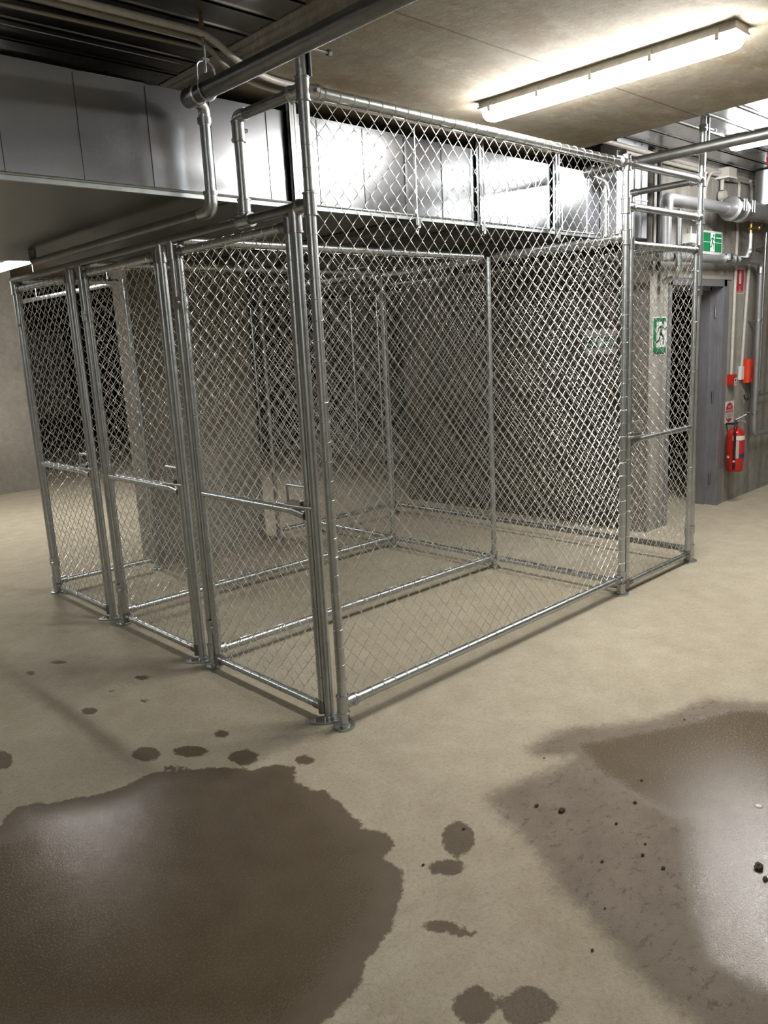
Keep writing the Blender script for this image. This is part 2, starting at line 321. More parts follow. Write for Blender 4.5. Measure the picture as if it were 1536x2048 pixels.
# duct hangers
def hanger(x, w_, m, label, top=2.93, y=.765):
    e = empty('duct_hanger', (x, y, 2.27), label, 'duct hanger')
    q = MB()
    if w_ < .02: q.rod((x, y, 2.22), (x, y, top), w_/2, 8)
    else:
        q.box((x-w_/2, y, 2.27), (x-w_/2+.004, y+.03, top)); q.box((x-w_/2, y+.02, 2.27), (x+w_/2, y+.03, top)); q.box((x+w_/2-.012, y, 2.27), (x+w_/2, y+.004, top))
        q.box((x-w_/2, y, 2.27), (x-w_/2+.014, y+.004, top))
    q.build('strut' if w_ > .02 else 'threaded_rod', m, e, False)
    q = MB(); q.box((x-.02, y-.01, 2.262), (x+.02, 2.9, 2.298)); q.build('cross_channel', M['galv_dull'], e, False)
    q = MB(); q.tube([(x, y-.012, 2.245), (x, y-.012, 2.26)], .012, 6); q.rod((x, y-.006, 2.235), (x, y-.006, 2.30), .005, 8); q.build('nut', M['galv'], e)
    return e
hanger(.555, .045, M['galv_dull'], 'dark strut hanger on the duct just left of the tall front corner post', 2.80)
hanger(1.395, .012, M['galv'], 'thin threaded rod hanging in front of the duct behind the mesh', 2.80)
hanger(1.975, .05, M['galv'], 'wide galvanised strut strapped to the duct behind the middle of the mesh', 2.80)
hanger(2.775, .05, M['galv'], 'galvanised strut on the duct nearest the bent pipe', 2.80)

# ------------------------------------------------------------------ pipes of the building
def fit(mb, p, axis, r, L=.05):
    """a malleable sleeve with raised rims"""
    p = np.array(p, float); a = np.array(axis, float); a /= np.linalg.norm(a)
    mb.tube([p-a*L, p-a*(L-.006), p-a*(L-.007), p+a*(L-.007), p+a*(L-.006), p+a*L], [r*1.42, r*1.42, r*1.28, r*1.28, r*1.42, r*1.42], 18)
P1 = empty('sprinkler_drain_pipe', (0, -2, 2.66), 'thick dull steel pipe crossing at top left, bending down in front of the duct', 'pipe')
q = MB(); q.rod((-.085, -4.5, 2.655), (-.085, .64, 2.655), .034, 24); q.build('main_pipe', M['galv_dull'], P1)
q = MB(); q.tube([(-.085,.56,2.655),(-.085,.565,2.655),(-.085,.64,2.655),(-.085,.655,2.655),(-.085,.662,2.655)], [.036,.041,.041,.034,.012], 20)
q.bend([(-.08,.635,2.65),(-.0,.665,2.65),(.0,.672,2.57)], .026, .05, 16)
q.tube([(.0,.672,2.60),(.0,.672,2.575)], .031, 16); q.build('elbow_fitting', M['cast'], P1)
q = MB(); q.rod((.0,.672,2.60),(.0,.676,2.26), .0225, 18); q.build('drop_pipe', M['galv'], P1)
q = MB(); q.bend([(.0,.676,2.30),(.0,.678,2.225),(.0,.77,2.225)], .028, .05, 16); q.tube([(.0,.676,2.29),(.0,.676,2.305)], .032, 16); q.build('bottom_elbow', M['cast'], P1)
q = MB(); q.bend([(.0,.75,2.225),(.0,2.75,2.225),(.0,2.75,2.30)], .0225, .05, 14); q.build('under_duct_pipe', M['galv_dull'], P1)
# hanger of the thick pipe
H = empty('pipe_hanger', (-.085,.50,2.65), 'rod and clevis holding the thick pipe, with a rusty tip', 'pipe hanger')
q = MB(); q.rod((-.085,.50,2.72),(-.085,.50,2.86), .006, 8); q.build('rod', M['galv'], H)
q = MB(); q.tube([(-.085,.50,2.845),(-.085,.50,2.93)], [.012,.007], 8); q.build('rusty_anchor', M['rust'], H)
q = MB()
for s in (-1, 1): q.bend([(-.085+s*.002,.50,2.765),(-.085+s*.04,.50,2.75),(-.085+s*.042,.50,2.655)], .004, .02, 6)
q.tube([(-.085+.04*math.cos(a),.50,2.655+.04*math.sin(a)) for a in np.linspace(PI, 2*PI, 10)], .004, 6); q.cbox((-.085,.50,2.765),(.03,.025,.01)); q.build('clevis', M['galv'], H)
P2_ = empty('sprinkler_branch_pipe', (2.95, -3, 2.68), 'dull pipe from the right edge passing over the rear corner post to the duct', 'pipe')
q = MB(); q.rod((2.96,-4.5,2.68),(2.96,.66,2.68), .032, 24); q.build('main_pipe', M['galv_dull'], P2_)
q = MB(); q.tube([(2.96,.60,2.68),(2.96,.605,2.68),(2.96,.66,2.68),(2.96,.675,2.68)], [.034,.039,.039,.02], 18)
q.rod((2.97,.645,2.675),(3.06,.63,2.64), .02, 14); q.bend([(3.03,.64,2.65),(3.115,.61,2.62),(3.115,.60,2.53)], .026, .05, 16); q.build('elbow_fitting', M['cast'], P2_)
q = MB(); q.rod((3.115,.60,2.58),(3.115,.60,2.27), .021, 16); q.build('drop_pipe', M['galv'], P2_)
q = MB(); q.bend([(3.115,.60,2.31),(3.115,.60,2.225),(3.115,.70,2.225)], .028, .05, 16); q.rod((3.115,.68,2.225),(3.115,3.0,2.225), .021); q.build('bottom_elbow', M['cast'], P2_)
# conduits, top left
def conduit(name, pts, r, m, label, rb=.06, n=10, clips=()):
    q = MB(); q.bend(pts, r, rb, n); o = q.build(name, m, None); return tag(o, label, 'conduit')
conduit('electrical_conduit', [(-4.3,.68,2.862),(-.9,.68,2.862),(.10,.64,2.862),(.17,.60,2.862)], .008, M['pvc_dark'], 'thin pale conduit under the deck nearest the duct, top left')
conduit('electrical_conduit', [(-4.3,.585,2.862),(-.06,.555,2.862),(.13,.62,2.778),(.34,.68,2.778),(.55,.69,2.778),(2.6,.70,2.778)], .013, M['pvc_dark'], 'middle grey conduit of the top left run, bending under the thick pipe')
conduit('electrical_conduit', [(-4.3,.525,2.862),(-.07,.495,2.862),(.13,.52,2.778),(.31,.58,2.778),(.53,.59,2.778),(2.6,.60,2.778)], .014, M['pvc'], 'lighter outer conduit of the top left run, bending under the thick pipe')
conduit('electrical_conduit', [(-4.3,.94,2.895),(.10,.94,2.895)], .004, M['galv'], 'thin bright wire line in the dark gap over the duct')

# ------------------------------------------------------------------ light battens
def batten(x, y, z, L, label, first=None):
    if first is None:
        e = empty('light_batten', (x, y, z), label, 'light', 'weatherproof fluorescent battens')
        q = MB(); q.box((x-.062, y-L/2, z-.032), (x+.062, y+L/2, z)); q.box((x-.068, y-L/2-.004, z-.036), (x+.068, y+L/2+.004, z-.026)); q.build('housing', M['tray'], e, False)
        n = 10; ring = []
        ysn = [y-L/2-.002, y-L/2+.012, y-L/2+.04, y+L/2-.04, y+L/2-.012, y+L/2+.002]; sc = [.55, .85, 1, 1, .85, .55]
        V = [(x+.060*s*math.cos(a), yy, z-.036-.058*s*math.sin(a)**.7) for yy, s in zip(ysn, sc) for a in [PI*k/n for k in range(n+1)]]
        m_ = n+1; F = [(i*m_+k, (i+1)*m_+k, (i+1)*m_+k+1, i*m_+k+1) for i in range(5) for k in range(n)] + [tuple(range(m_)), tuple(5*m_+k for k in range(m_))[::-1]]
        q = MB(); q.add(V, F); q.build('diffuser', M['lamp'], e)
        for k in range(5):
            for s in (-1, 1):
                yy = y-L/2+.07+k*(L-.14)/4; q = MB(); q.cbox((x+s*.069, yy, z-.036), (.006, .016, .036)); q.cbox((x+s*.064, yy, z-.056), (.012, .016, .006)); q.build('clip', M['tray'], e, False)
        return e
    r = first.copy(); COL.objects.link(r); r.location = (x, y, z); r['label'] = label
    for c in first.children: d_ = c.copy(); COL.objects.link(d_); d_.parent = r
    return r
bt = batten(1.475, -.33, SOF, 1.30, 'long lit fluorescent batten on the tan concrete soffit')
batten(4.02, -.50, DK, 0, 'lit fluorescent batten under the metal deck at the right edge', bt)
batten(.93, 5.72, 2.60, 0, 'small distant lit batten seen past the far left cage post', bt)
batten(-2.6, 5.2, DK, 0, 'added fill batten, unseen, over the left bay', bt)  # unseen batten, added to light the gate fronts
batten(-4.6, -3.6, DK, 0, 'added fill batten, unseen, behind the camera on the left', bt)  # unseen batten behind the camera, added as fill for the near floor
batten(2.0, -6.4, SOF, 0, 'added fill batten, unseen, behind the camera on the right', bt)  # second added fill light behind the camera, never in view
q = MB(); q.box((.87, 5.12, 2.60), (.99, 6.32, SOF)); tag(q.build('batten_mount', M['tray'], None, False), 'packer holding the distant far left batten to the soffit', 'bracket')

# ------------------------------------------------------------------ chain link
MW, MH, WR = .0735, .0800, .00142
def chain(A, B, z0, z1, inset=.0, r=WR, sides=5, mw=MW, mh=MH):
    """woven chain link between plan points A and B: zigzag wires hooked into each other"""
    A = np.array([*A, 0.]); B = np.array([*B, 0.]); L = np.linalg.norm(B-A) - 2*inset; u = (B-A)/np.linalg.norm(B-A); nrm = np.array([-u[1], u[0], 0]); O = A + u*inset
    nc = max(2, round(L/(mw/2))); cw = L/nc; nr = max(2, round((z1-z0)/(mh/2))); ch = (z1-z0)/nr; a = .0030
    rows = []
    for j in range(nr+1):
        side = j % 2
        rows.append((side, z0+ch*j))
    ang = np.arange(sides)*2*PI/sides; mb = MB(); allV = []; allF = []; base = 0
    for i in range(nc):
        uL, uR = cw*i - r*.4, cw*(i+1) + r*.4; pts = []
        par = i % 2
        for j in range(nr+1):
            right = (j+par) % 2; uu = uR if right else uL; d = 1 if right else -1; z = z0+ch*j
            jit = rng.normal(0, .0006)
            # lead in, hook, lead out.  rising to the right lies in front, rising to the left behind
            pts.append((uu - d*.0050, z - .0058, a*.9*(1 if right else -1)))
            pts.append((uu+jit, z, 0.))
            pts.append((uu - d*.0050, z + .0058, a*.9*(-1 if right else 1)))
        pts = np.array(pts[1:-1]); W = O + pts[:, :1]*u + pts[:, 2:3]*nrm; W[:, 2] += pts[:, 1]
        T = np.gradient(W, axis=0); T /= np.linalg.norm(T, axis=1)[:, None]
        Bv = np.cross(T, nrm); Bv /= np.linalg.norm(Bv, axis=1)[:, None]; Nv = np.cross(Bv, T)
        V = W[:, None] + r*(np.cos(ang)[None, :, None]*Nv[:, None] + np.sin(ang)[None, :, None]*Bv[:, None])
        m = len(W); V = V.reshape(-1, 3)
        k = np.arange(sides); ii_ = (np.arange(m-1)[:, None]*sides); f = np.stack([ii_+k, ii_+(k+1) % sides, ii_+sides+(k+1) % sides, ii_+sides+k], -1).reshape(-1, 4) + base
        allV.append(V); allF.append(f); base += m*sides
    me = MB(); me.v = [np.concatenate(allV)]; me.f = np.concatenate(allF).tolist(); me.n = base
    return me
def lacing(a, b, R, pitch, r=.0013, side=(0, 0, -1), gap=.03):
    """tie wire wrapped round a rail, one turn per mesh eye, the rest running along the mesh edge"""
    a = np.array(a, float); b = np.array(b, float); L = np.linalg.norm(b-a); t = (b-a)/L
    s = np.array(side, float); s -= t*(s@t); s /= np.linalg.norm(s); w = np.cross(t, s); n = max(1, int(round(L/pitch))); p = []
    for k in range(n):
        c0 = L*(k+.5)/n
        for q_ in range(9):
            an = 2*PI*q_/8; p.append(a + t*(c0-.003+.010*q_/8) + (R+r)*(s*math.cos(an)+w*math.sin(an)) + (s*.004 if q_ in (0, 8) else 0))
    me = MB()
    me.tube(p, r, 4); return me
ZR = .095; RP = .0205
def post(x, y, h, label, plate='round', z0=0., tees=(), r=RP, group=None, mat_=None):
    e = empty('fence_post', (x, y, z0), label, 'fence post', group)
    q = MB(); q.rod((x, y, z0+.006), (x, y, h), r, 22); q.build('post_pipe', mat_ or M['galv'], e)
    if plate == 'round':
        q = MB(); q.tube([(x, y, 0), (x, y, .010), (x, y, .012), (x, y, .022)], [.046, .046, .027, .026], 22); q.build('base_plate', M['galv'], e)
    elif plate == 'oval':
        q = MB(); pl = []
        for k in range(24):
            a = 2*PI*k/24; pl.append((x + .033*math.cos(a) - .018*(abs(math.cos(a))**6)*0, y + .085*math.sin(a)))
        pl = [(x-.016, y-.088), (x+.016, y-.088), (x+.036, y-.03), (x+.036, y+.03), (x+.016, y+.088), (x-.016, y+.088), (x-.036, y+.03), (x-.036, y-.03)]
        cA, sA = math.cos(.95), math.sin(.95); pl = [(x+(px-x)*cA-(py-y)*sA, y+(px-x)*sA+(py-y)*cA) for px, py in pl]
        q.prism(pl, 0, .009); q.tube([(x, y, .008), (x, y, .024)], .026, 20)
        for s in (-1, 1): q.rod((x-s*.062*sA, y+s*.062*cA, .008), (x-s*.062*sA, y+s*.062*cA, .018), .008, 6)
        q.build('base_plate', M['galv'], e)
    for tt in tees:
        z, dirs = tt; q = MB(); fit(q, (x, y, z), (0, 0, 1), r, .042)
        for dx, dy in dirs:
            q.tube([(x+dx*.012, y+dy*.012, z), (x+dx*.062, y+dy*.062, z), (x+dx*.064, y+dy*.064, z), (x+dx*.072, y+dy*.072, z)], [r*1.2, r*1.28, r*1.42, r*1.42], 18)
            px, py = -dy, dx; sgn = -1 if (px*-1 + py*-1) > 0 else 1
            sx, sy = (-px, -py) if (px + py) > 0 else (px, py)
            q.rod((x+dx*.045+sx*.018, y+dy*.045+sy*.018, z-.004), (x+dx*.045+sx*.038, y+dy*.045+sy*.038, z-.004), .009, 8)
        q.build('tee_fitting', M['cast'], e)
    return e
LX, EX = 2.32, 3.265; ZT, ZM, Z1 = 2.55, 2.32, 2.15
yP0, y1b, y1a, y2b, y2a, y3 = .095, 1.045, 1.155, 2.085, 2.23, 3.12
post(0, 0, 2.70, 'tall front corner post of the cage, its top hidden behind the thick pipe', tees=[(.108, [(1, 0)]), (Z1, [(0, 1)]), (ZT, [(1, 0), (0, 1)])])
post(0, yP0, Z1-.03, 'latch post of the nearest gate, beside the tall front corner post', 'oval', tees=[(Z1-.05, [])])
post(0, y1b, Z1-.03, 'hinge post of the nearest gate, between nearest and middle gates', 'round', tees=[(Z1-.05, []), (.085, [(1, 0)])])
post(0, y1a, Z1-.03, 'latch post of the middle gate, with a flat foot plate', 'oval', tees=[(Z1-.05, [])])
post(0, y2b, Z1-.03, 'hinge post of the middle gate, next to the far gate', 'round', tees=[(Z1-.05, []), (.085, [(1, 0)])])
post(0, y2a, Z1-.03, 'latch post of the leftmost gate, with a flat foot plate', 'oval', tees=[(Z1-.05, [])])
post(0, y3, Z1-.03, 'leftmost front post of the cage row', 'round', tees=[(Z1-.05, []), (.085, [(1, 0)])])
post(LX, 0, 2.56, 'rear corner post at the right end of the long mesh side', tees=[(.108, [(-1, 0)]), (.06, [(0, 1)]), (Z1, [(0, 1)]), (ZM, [(1, 0)]), (ZT, [(-1, 0), (1, 0)])])
post(EX, 0, 2.925, 'rightmost corridor gate post, rising to the metal deck', tees=[(.085, [(0, 1)]), (ZM, [(-1, 0)]), (ZT, [(-1, 0), (0, 1)])])
post(LX, 1.01, Z1, 'back post where the first divider meets the rear mesh', 'round', r=.019, tees=[(.08, [(-1, 0)])])
post(LX, 2.045, Z1, 'back post where the second divider meets the rear mesh', 'round', r=.019, tees=[(.08, [(-1, 0)])])
post(LX, 3.02, Z1, 'back post of the third divider, farthest along the rear mesh', 'round', r=.019)
post(EX, 2.99, Z1, 'far corner post of the corridor mesh by the dark wall', 'round', r=.019)
post(.765, 3.085, Z1+.02, 'post standing against the end of the concrete blade wall, left side', 'round', r=.019)
post(1.90, 3.04, Z1, 'post standing against the right end of the concrete blade wall', 'round', r=.017)

def rail(name, a, b, label, r=RP, wraps=None, side=(0, 0, -1), caps=False, pitch=MW, m=None):
    a = np.array(a, float); b = np.array(b, float)
    e = empty(name, tuple((a+b)/2), label, 'rail'); q = MB(); q.rod(a, b, r, 20); q.build('rail_pipe', m or M['galv'], e); return e
# loose frame rails (not part of one mesh panel)
rail('frame_rail', (0, .06, Z1), (0, 3.16, Z1), 'long rail over the three gates along the front', m=M['galv_dull'])
f = empty('upper_frame', (0, .425, Z1), 'short galvanised frame of two pipes standing up left of the tall front corner post', 'pipe frame')
q = MB(); q.rod((0, .06, ZT), (0, .43, ZT), RP, 20); q.build('top_rail', M['galv_dull'], f)
q = MB(); q.rod((0, .43, Z1+.01), (0, .43, ZT-.02), RP, 20); q.build('upright', M['galv'], f)
q = MB(); fit(q, (0, .43, ZT-.055), (0,0,1), RP, .04); q.bend([(0,.37,ZT),(0,.43,ZT),(0,.43,ZT-.07)], RP*1.2, .02, 16)
q.rod((-.024,.43,ZT-.09),(-.032,.43,ZT-.09),.008,8); q.rod((.02,.42,ZT-.05),(.036,.42,ZT-.05),.008,8); q.build('elbow_fitting', M['cast'], f)
q = MB(); fit(q, (0, .43, Z1+.055), (0,0,1), RP, .03); fit(q, (0, .43, Z1), (0,1,0), RP, .045); q.rod((-.02,.43,Z1+.03),(-.034,.43,Z1+.03),.008,8); q.build('tee_fitting', M['cast'], f)
rail('frame_rail', (LX+.06, 0, ZT), (EX-.04, 0, ZT), 'topmost rail between the two right hand posts')
rail('frame_rail', (LX+.06, 0, ZM), (EX-.04, 0, ZM), 'second rail down between the two right hand posts')
f = empty('upper_frame', (EX, .52, Z1), 'pipe frame running back from the top of the rightmost gate post', 'pipe frame')
q = MB(); q.rod((EX, .06, ZT), (EX, .50, ZT), RP, 18); q.build('top_rail', M['galv_dull'], f)
q = MB(); q.rod((EX, .50, Z1), (EX, .50, ZT-.02), RP, 18); q.build('upright', M['galv'], f)
q = MB(); q.bend([(EX,.44,ZT),(EX,.50,ZT),(EX,.50,ZT-.06)], RP*1.2, .02, 16); q.build('elbow_fitting', M['cast'], f)

def panel(name, A, B, zb, zt, label, rt=RP, rb=RP, mid=None, lace=True, m=M['galv'], ends=False, top=True, inset=.028, wrap_ends=(), wr=.0016):
    A_ = np.array([*A, 0.]); B_ = np.array([*B, 0.]); u = (B_-A_)/np.linalg.norm(B_-A_)
    e = empty(name, (*((A_+B_)/2)[:2], zb), label, 'fence panel')
    a0 = A_ + u*(.055 if lace else .02); b0 = B_ - u*(.055 if lace else .02)
    q = MB(); q.rod(a0 + (0, 0, zb), b0 + (0, 0, zb), rb, 18); q.build('bottom_rail', m, e)
    if top: q = MB(); q.rod(a0 + (0, 0, zt), b0 + (0, 0, zt), rt, 18); q.build('top_rail', m, e)
    q = chain(A, B, zb+rb*.9, zt-rt*1.3, inset, wr); q.build('chain_link_mesh', M['wire'], e)
    lacing(a0 + (0, 0, zt), b0 + (0, 0, zt), rt, MW, side=(0, 0, -1)).build('tie_wire', M['wire'], e); lacing(a0 + (0, 0, zb), b0 + (0, 0, zb), rb, MW, side=(0, 0, 1)).build('tie_wire', M['wire'], e)
    for (px, py, pr) in wrap_ends:
        w1 = lacing((px, py, zb+.06), (px, py, zt-.08), pr, .080, side=(*((A_+B_)/2 - (px, py, 0))[:2], 0)); w1.build('tie_wire', M['wire'], e)
    return e
panel('mesh_panel', (0, 0), (LX, 0), .108, ZT, 'tall chain link side panel facing the camera, between the corner posts', wrap_ends=[(0, 0, RP), (LX, 0, RP)])
panel('mesh_panel', (0, y1b), (LX, 1.01), .082, Z1, 'chain link divider between the nearest and middle cages', rt=.0185, rb=.0195, wr=.00128)
panel('mesh_panel', (0, y2b), (LX, 2.045), .082, Z1, 'chain link divider between the middle and leftmost cages', rt=.0185, rb=.0195, wr=.00128)
panel('mesh_panel', (0, y3), (.765, 3.085), .082, Z1, 'short chain link end panel at far left, stopping at the blade wall', rt=.0185, rb=.0195, wr=.00128)
panel('mesh_panel', (1.90, 3.04), (EX, 2.99), .085, Z1, 'chain link panel continuing right of the blade wall across the corridor', rt=.0185, rb=.0195, wr=.00128)
panel('mesh_panel', (LX, 0), (LX, 1.01), .078, Z1, 'rear mesh panel closing the nearest cage', rt=.0185, rb=.0195, wr=.00128)
panel('mesh_panel', (LX, 1.01), (LX, 2.045), .078, Z1, 'rear mesh panel closing the middle cage', rt=.0185, rb=.0195, wr=.00128)
panel('mesh_panel', (LX, 2.045), (LX, 3.02), .078, Z1, 'rear mesh panel closing the leftmost cage', rt=.0185, rb=.0195, wr=.00128)
panel('mesh_panel', (EX, 0), (EX, 2.99), .09, Z1, 'corridor mesh panel running back from the rightmost post along the dark wall', rt=.019, rb=.021, m=M['galv_dull'], wr=.00128)

# ------------------------------------------------------------------ gates
def gate(H, T, label, zb=.055, zt=2.09, zmid=.935, Rg=.018, latch=True, out=(-1, 0)):
    """H hinge side plan point of the stile, T latch side"""
    H_ = np.array([*H, 0.]); T_ = np.array([*T, 0.]); u = (T_-H_)/np.linalg.norm(T_-H_); z = lambda v: np.array([0, 0, v]); nrm = np.array([*out, 0.])
    e = empty('chain_link_gate', (*H, 0.), label, 'gate', 'chain link gates')
    for nme, Q in (('hinge_stile', H_), ('latch_stile', T_)):
        q = MB(); q.rod(Q+z(zb-.02), Q+z(zt+.01), Rg, 18); q.build(nme, M['galv'], e)
    for nme, v, rr in (('bottom_rail', zb, Rg), ('middle_rail', zmid, Rg*.92), ('top_rail', zt, Rg)):
        q = MB(); q.rod(H_+u*.015+z(v), T_-u*.015+z(v), rr, 16); q.build(nme, M['galv'], e)
    for Q in (H_, T_):
        for v in (zb, zt): q = MB(); q.tube([Q+z(v-.03), Q+z(v+.03)], Rg*1.2, 16); q.tube([Q+z(v), Q+(u if Q is H_ else -u)*.05+z(v)], Rg*1.2, 14); q.build('corner_fitting', M['galv_dull'], e)
    q = chain(H, T, zb+Rg, zt-Rg, Rg*.9, .00165); q.build('chain_link_mesh', M['wire'], e)
    for w1 in (lacing(H_+u*.05+z(zb), T_-u*.05+z(zb), Rg, MW, side=(0,0,1)), lacing(H_+u*.05+z(zmid), T_-u*.05+z(zmid), Rg*.92, MW, side=(0,0,1)), lacing(H_+u*.05+z(zt), T_-u*.05+z(zt), Rg, MW),
               lacing(H_+z(zb+.06), H_+z(zt-.05), Rg, .16, side=tuple(u)), lacing(T_+z(zb+.06), T_+z(zt-.05), Rg, .16, side=tuple(-u))): w1.build('tie_wire', M['wire'], e)
    for v in (.235, 1.86):
        q = MB(); q.tube([H_+z(v-.03), H_+z(v+.03)], Rg*1.28, 16); q.tube([H_-u*.045+z(v-.028), H_-u*.045+z(v+.028)], .027, 16)
        c = H_-u*.022+nrm*.012+z(v); q.cbox(c, np.abs(u)*.03+np.abs(nrm)*.022+z(.056)); q.rod(H_+u*.004+nrm*(Rg*1.2)+z(v), H_+u*.004+nrm*(Rg*1.2+.014)+z(v), .007, 8)
        q.build('hinge', M['cast'], e)
    # slide bolt: U handle, bolt bar and keeper
    q = MB(); t0 = T_+nrm*.012; q.bend([t0-u*.0+z(zmid+.115), t0-u*.125+z(zmid+.115), t0-u*.125+z(zmid+.012)], .0065, .014, 8); q.build('latch_handle', M['galv'], e)
    q = MB(); s0 = T_+nrm*.024
    q.rod(s0-u*.135+z(zmid+.025), s0+u*.055+z(zmid+.03), .0075, 10); q.cbox(T_-u*.065+nrm*.018+z(zmid+.035), np.abs(u)*.085+np.abs(nrm)*.02+z(.03)); q.tube([s0-u*.05+z(zmid+.05), s0-u*.05+z(zmid+.052)], .012, 10)
    q.tube([T_-u*.10+z(zmid-.0), T_-u*.02+z(zmid-.012)], [.021, .023], 14); q.build('slide_bolt', M['cast'], e)
    return e
gate((0, y1b-.052), (0, yP0+.045), 'nearest chain link gate, largest in view, beside the front corner post')
gate((0, y2b-.052), (0, y1a+.045), 'middle chain link gate of the three along the front')
gate((0, y3-.050), (0, y2a+.045), 'leftmost chain link gate of the three along the front')
gate((EX-.047, 0), (LX+.062, 0), 'narrow chain link gate on the right, in front of the dark doorway', zb=.06, zt=2.115, zmid=.96, out=(0, -1))

# clamps at the post tops
def clamp(x, y, z, label, dx=1):
    e = empty('ceiling_clamp', (x, y, z), label, 'clamp'); q = MB(); q.tube([(x, y, z-.02), (x, y, z+.02)], .026, 16); q.build('collar', M['galv_dull'], e)
    q = MB(); q.rod((x-.02*dx, y-.02, z), (x+.13*dx, y-.02, z+.0), .006, 8); q.tube([(x+.115*dx, y-.02, z), (x+.13*dx, y-.02, z)], .013, 6); q.build('bolt', M['galv'], e)
    q = MB(); q.box((x+.02, y-.03, z-.10), (x+.026, y+.01, (DK if x > 1 else z+.02)-.002)); q.build('slotted_strap', M['galv'], e, False)
clamp(EX, 0, 2.86, 'bolted clamp and slotted strap at the top of the rightmost gate post')
clamp(0, 0, 2.69, 'bolted clamp at the top of the tall front corner post beside the thick pipe')

# ------------------------------------------------------------------ services on the right wall
Yp = .47
F1 = empty('fire_main_pipe', (4.7, Yp, 2.55), 'large grey fire main along the right wall with clamped couplings', 'pipe')
q = MB(); q.rod((3.76, Yp, 2.545), (4.76, Yp, 2.555), .045, 24); q.build('main_pipe', M['pipe_paint'], F1)
q = MB(); q.rod((5.05, Yp, 2.565), (8.4, Yp, 2.59), .076, 28); q.tube([(4.70,Yp,2.553),(4.78,Yp,2.555),(4.86,Yp,2.56),(5.06,Yp,2.565)], [.047,.066,.076,.076], 26); q.build('large_pipe', M['pipe_paint'], F1)
for x in (4.84, 5.00):
    q = MB(); q.tube([(x-.045,Yp,2.560),(x-.04,Yp,2.560),(x+.04,Yp,2.560),(x+.045,Yp,2.560)], [.084,.096,.096,.084], 28); c = q.build('coupling', M['cast'], F1)
    q = MB()
    for s in (-1, 1): q.cbox((x+s*.022, Yp-.094, 2.575), (.022, .03, .05)); q.rod((x+s*.022, Yp-.108, 2.53), (x+s*.022, Yp-.108, 2.62), .007, 8)
    q.build('coupling_bolts', M['galv'], c)
q = MB(); q.bend([(3.80,Yp,2.545),(3.72,Yp,2.545),(3.72,Yp,2.45)], .049, .05, 20); q.rod((3.72,Yp,2.50),(3.72,Yp,2.12), .040, 20); q.build('drop_pipe', M['pipe_paint'], F1)
q = MB(); q.rod((5.50, Yp, 2.64), (5.50, Yp, DK-.012), .085, 24); q.tube([(5.50,Yp,2.635),(5.50,Yp,2.67)], .10, 24); q.build('riser', M['galv'], F1)
F2 = empty('sprinkler_test_pipe', (4.6, .56, 2.17), 'smaller pipe below the fire main, running over the doorway and down the wall', 'pipe')
q = MB(); q.rod((3.62,.56,2.155),(5.24,.56,2.18), .034, 20); q.bend([(5.20,.56,2.18),(5.71,.56,2.175),(5.72,.56,.60),(8.4,.56,.56)], .024, .06, 16); q.build('main_pipe', M['pipe_paint'], F2)
q = MB()
for x, s in ((4.93, .045), (5.10, .02), (5.19, .02)): q.tube([(x-s,.56,2.177),(x+s,.56,2.177)], .044, 18)
q.cbox((4.93,.51,2.19),(.05,.03,.05)); q.tube([(5.71,.56,2.13),(5.71,.56,2.08)], .030, 14); q.build('coupling', M['cast'], F2)
q = MB(); q.bend([(5.18,.56,2.18),(5.35,.55,2.18),(5.35,.52,2.28)], .036, .04, 14); q.rod((5.35,.52,2.24),(5.35,.52,2.40), .032, 16); q.build('valve_riser', M['galv'], F2)
v_ = MB(); v_.rod((5.35,.52,2.40),(5.35,.52,2.49), .019, 12); v_.tube([(5.35,.52,2.43),(5.35,.52,2.45)], .026, 6); v_.rod((5.35,.52,2.45),(5.43,.49,2.45), .012, 8); v_.sphere((5.44,.485,2.45), .020); vv_ = v_.build('brass_valve', M['brass'], F2)
v_ = MB(); v_.cbox((5.46,.46,2.47), (.05,.02,.03)); v_.build('valve_lever', M['black'], vv_)
q = MB()
for z in (1.66, .81):
    q.tube([(5.715,.56,z-.012),(5.715,.56,z+.012)], .030, 14); q.rod((5.715,.58,z),(5.715,YW,z), .007, 8)
q.build('pipe_bracket', M['galv'], F2)
F3 = empty('thin_water_pipe', (5.87,.59,.96), 'thin grey water pipe at the right edge beside the thicker wall pipe', 'pipe')
q = MB(); q.bend([(5.875,.59,2.45),(5.865,.59,.96),(8.4,.59,.98)], .0125, .03, 10); q.build('pipe_run', M['galv'], F3)
q = MB(); q.tube([(5.865,.59,.955),(5.865,.59,1.0)], .019, 10); q.tube([(5.87,.59,2.30),(5.87,.59,2.33)], .018, 10); q.rod((5.87,.59,2.315),(5.80,YW-.01,2.30), .009, 8); q.build('fittings', M['galv_dull'], F3)
conduit('grey_downpipe', [(3.98,.50,2.50),(3.99,.50,2.02),(3.99,.62,1.98)], .022, M['galv'], 'short upright grey pipe left of the lit exit sign', .04, 14)
conduit('grey_downpipe', [(3.88,.61,2.92),(3.88,.61,2.06)], .018, M['black'], 'dark upright pipe between the duct and the fire main drop', .04, 10)
conduit('wall_conduit', [(5.03,.60,2.83),(5.33,.635,2.845),(5.362,.64,2.82),(5.352,.64,1.19)], .014, M['pvc'], 'white conduit dropping to the red call point', .05)
conduit('wall_conduit', [(5.50,.60,2.86),(5.64,.64,2.80),(5.642,.64,2.16),(5.575,.64,1.25)], .014, M['pvc'], 'white conduit dropping to the white box by the red phone', .05)
conduit('ceiling_conduit', [(3.0,.60,2.885),(8.4,.70,2.885)], .017, M['pvc'], 'upper of two pale conduits running under the right hand deck', .05)
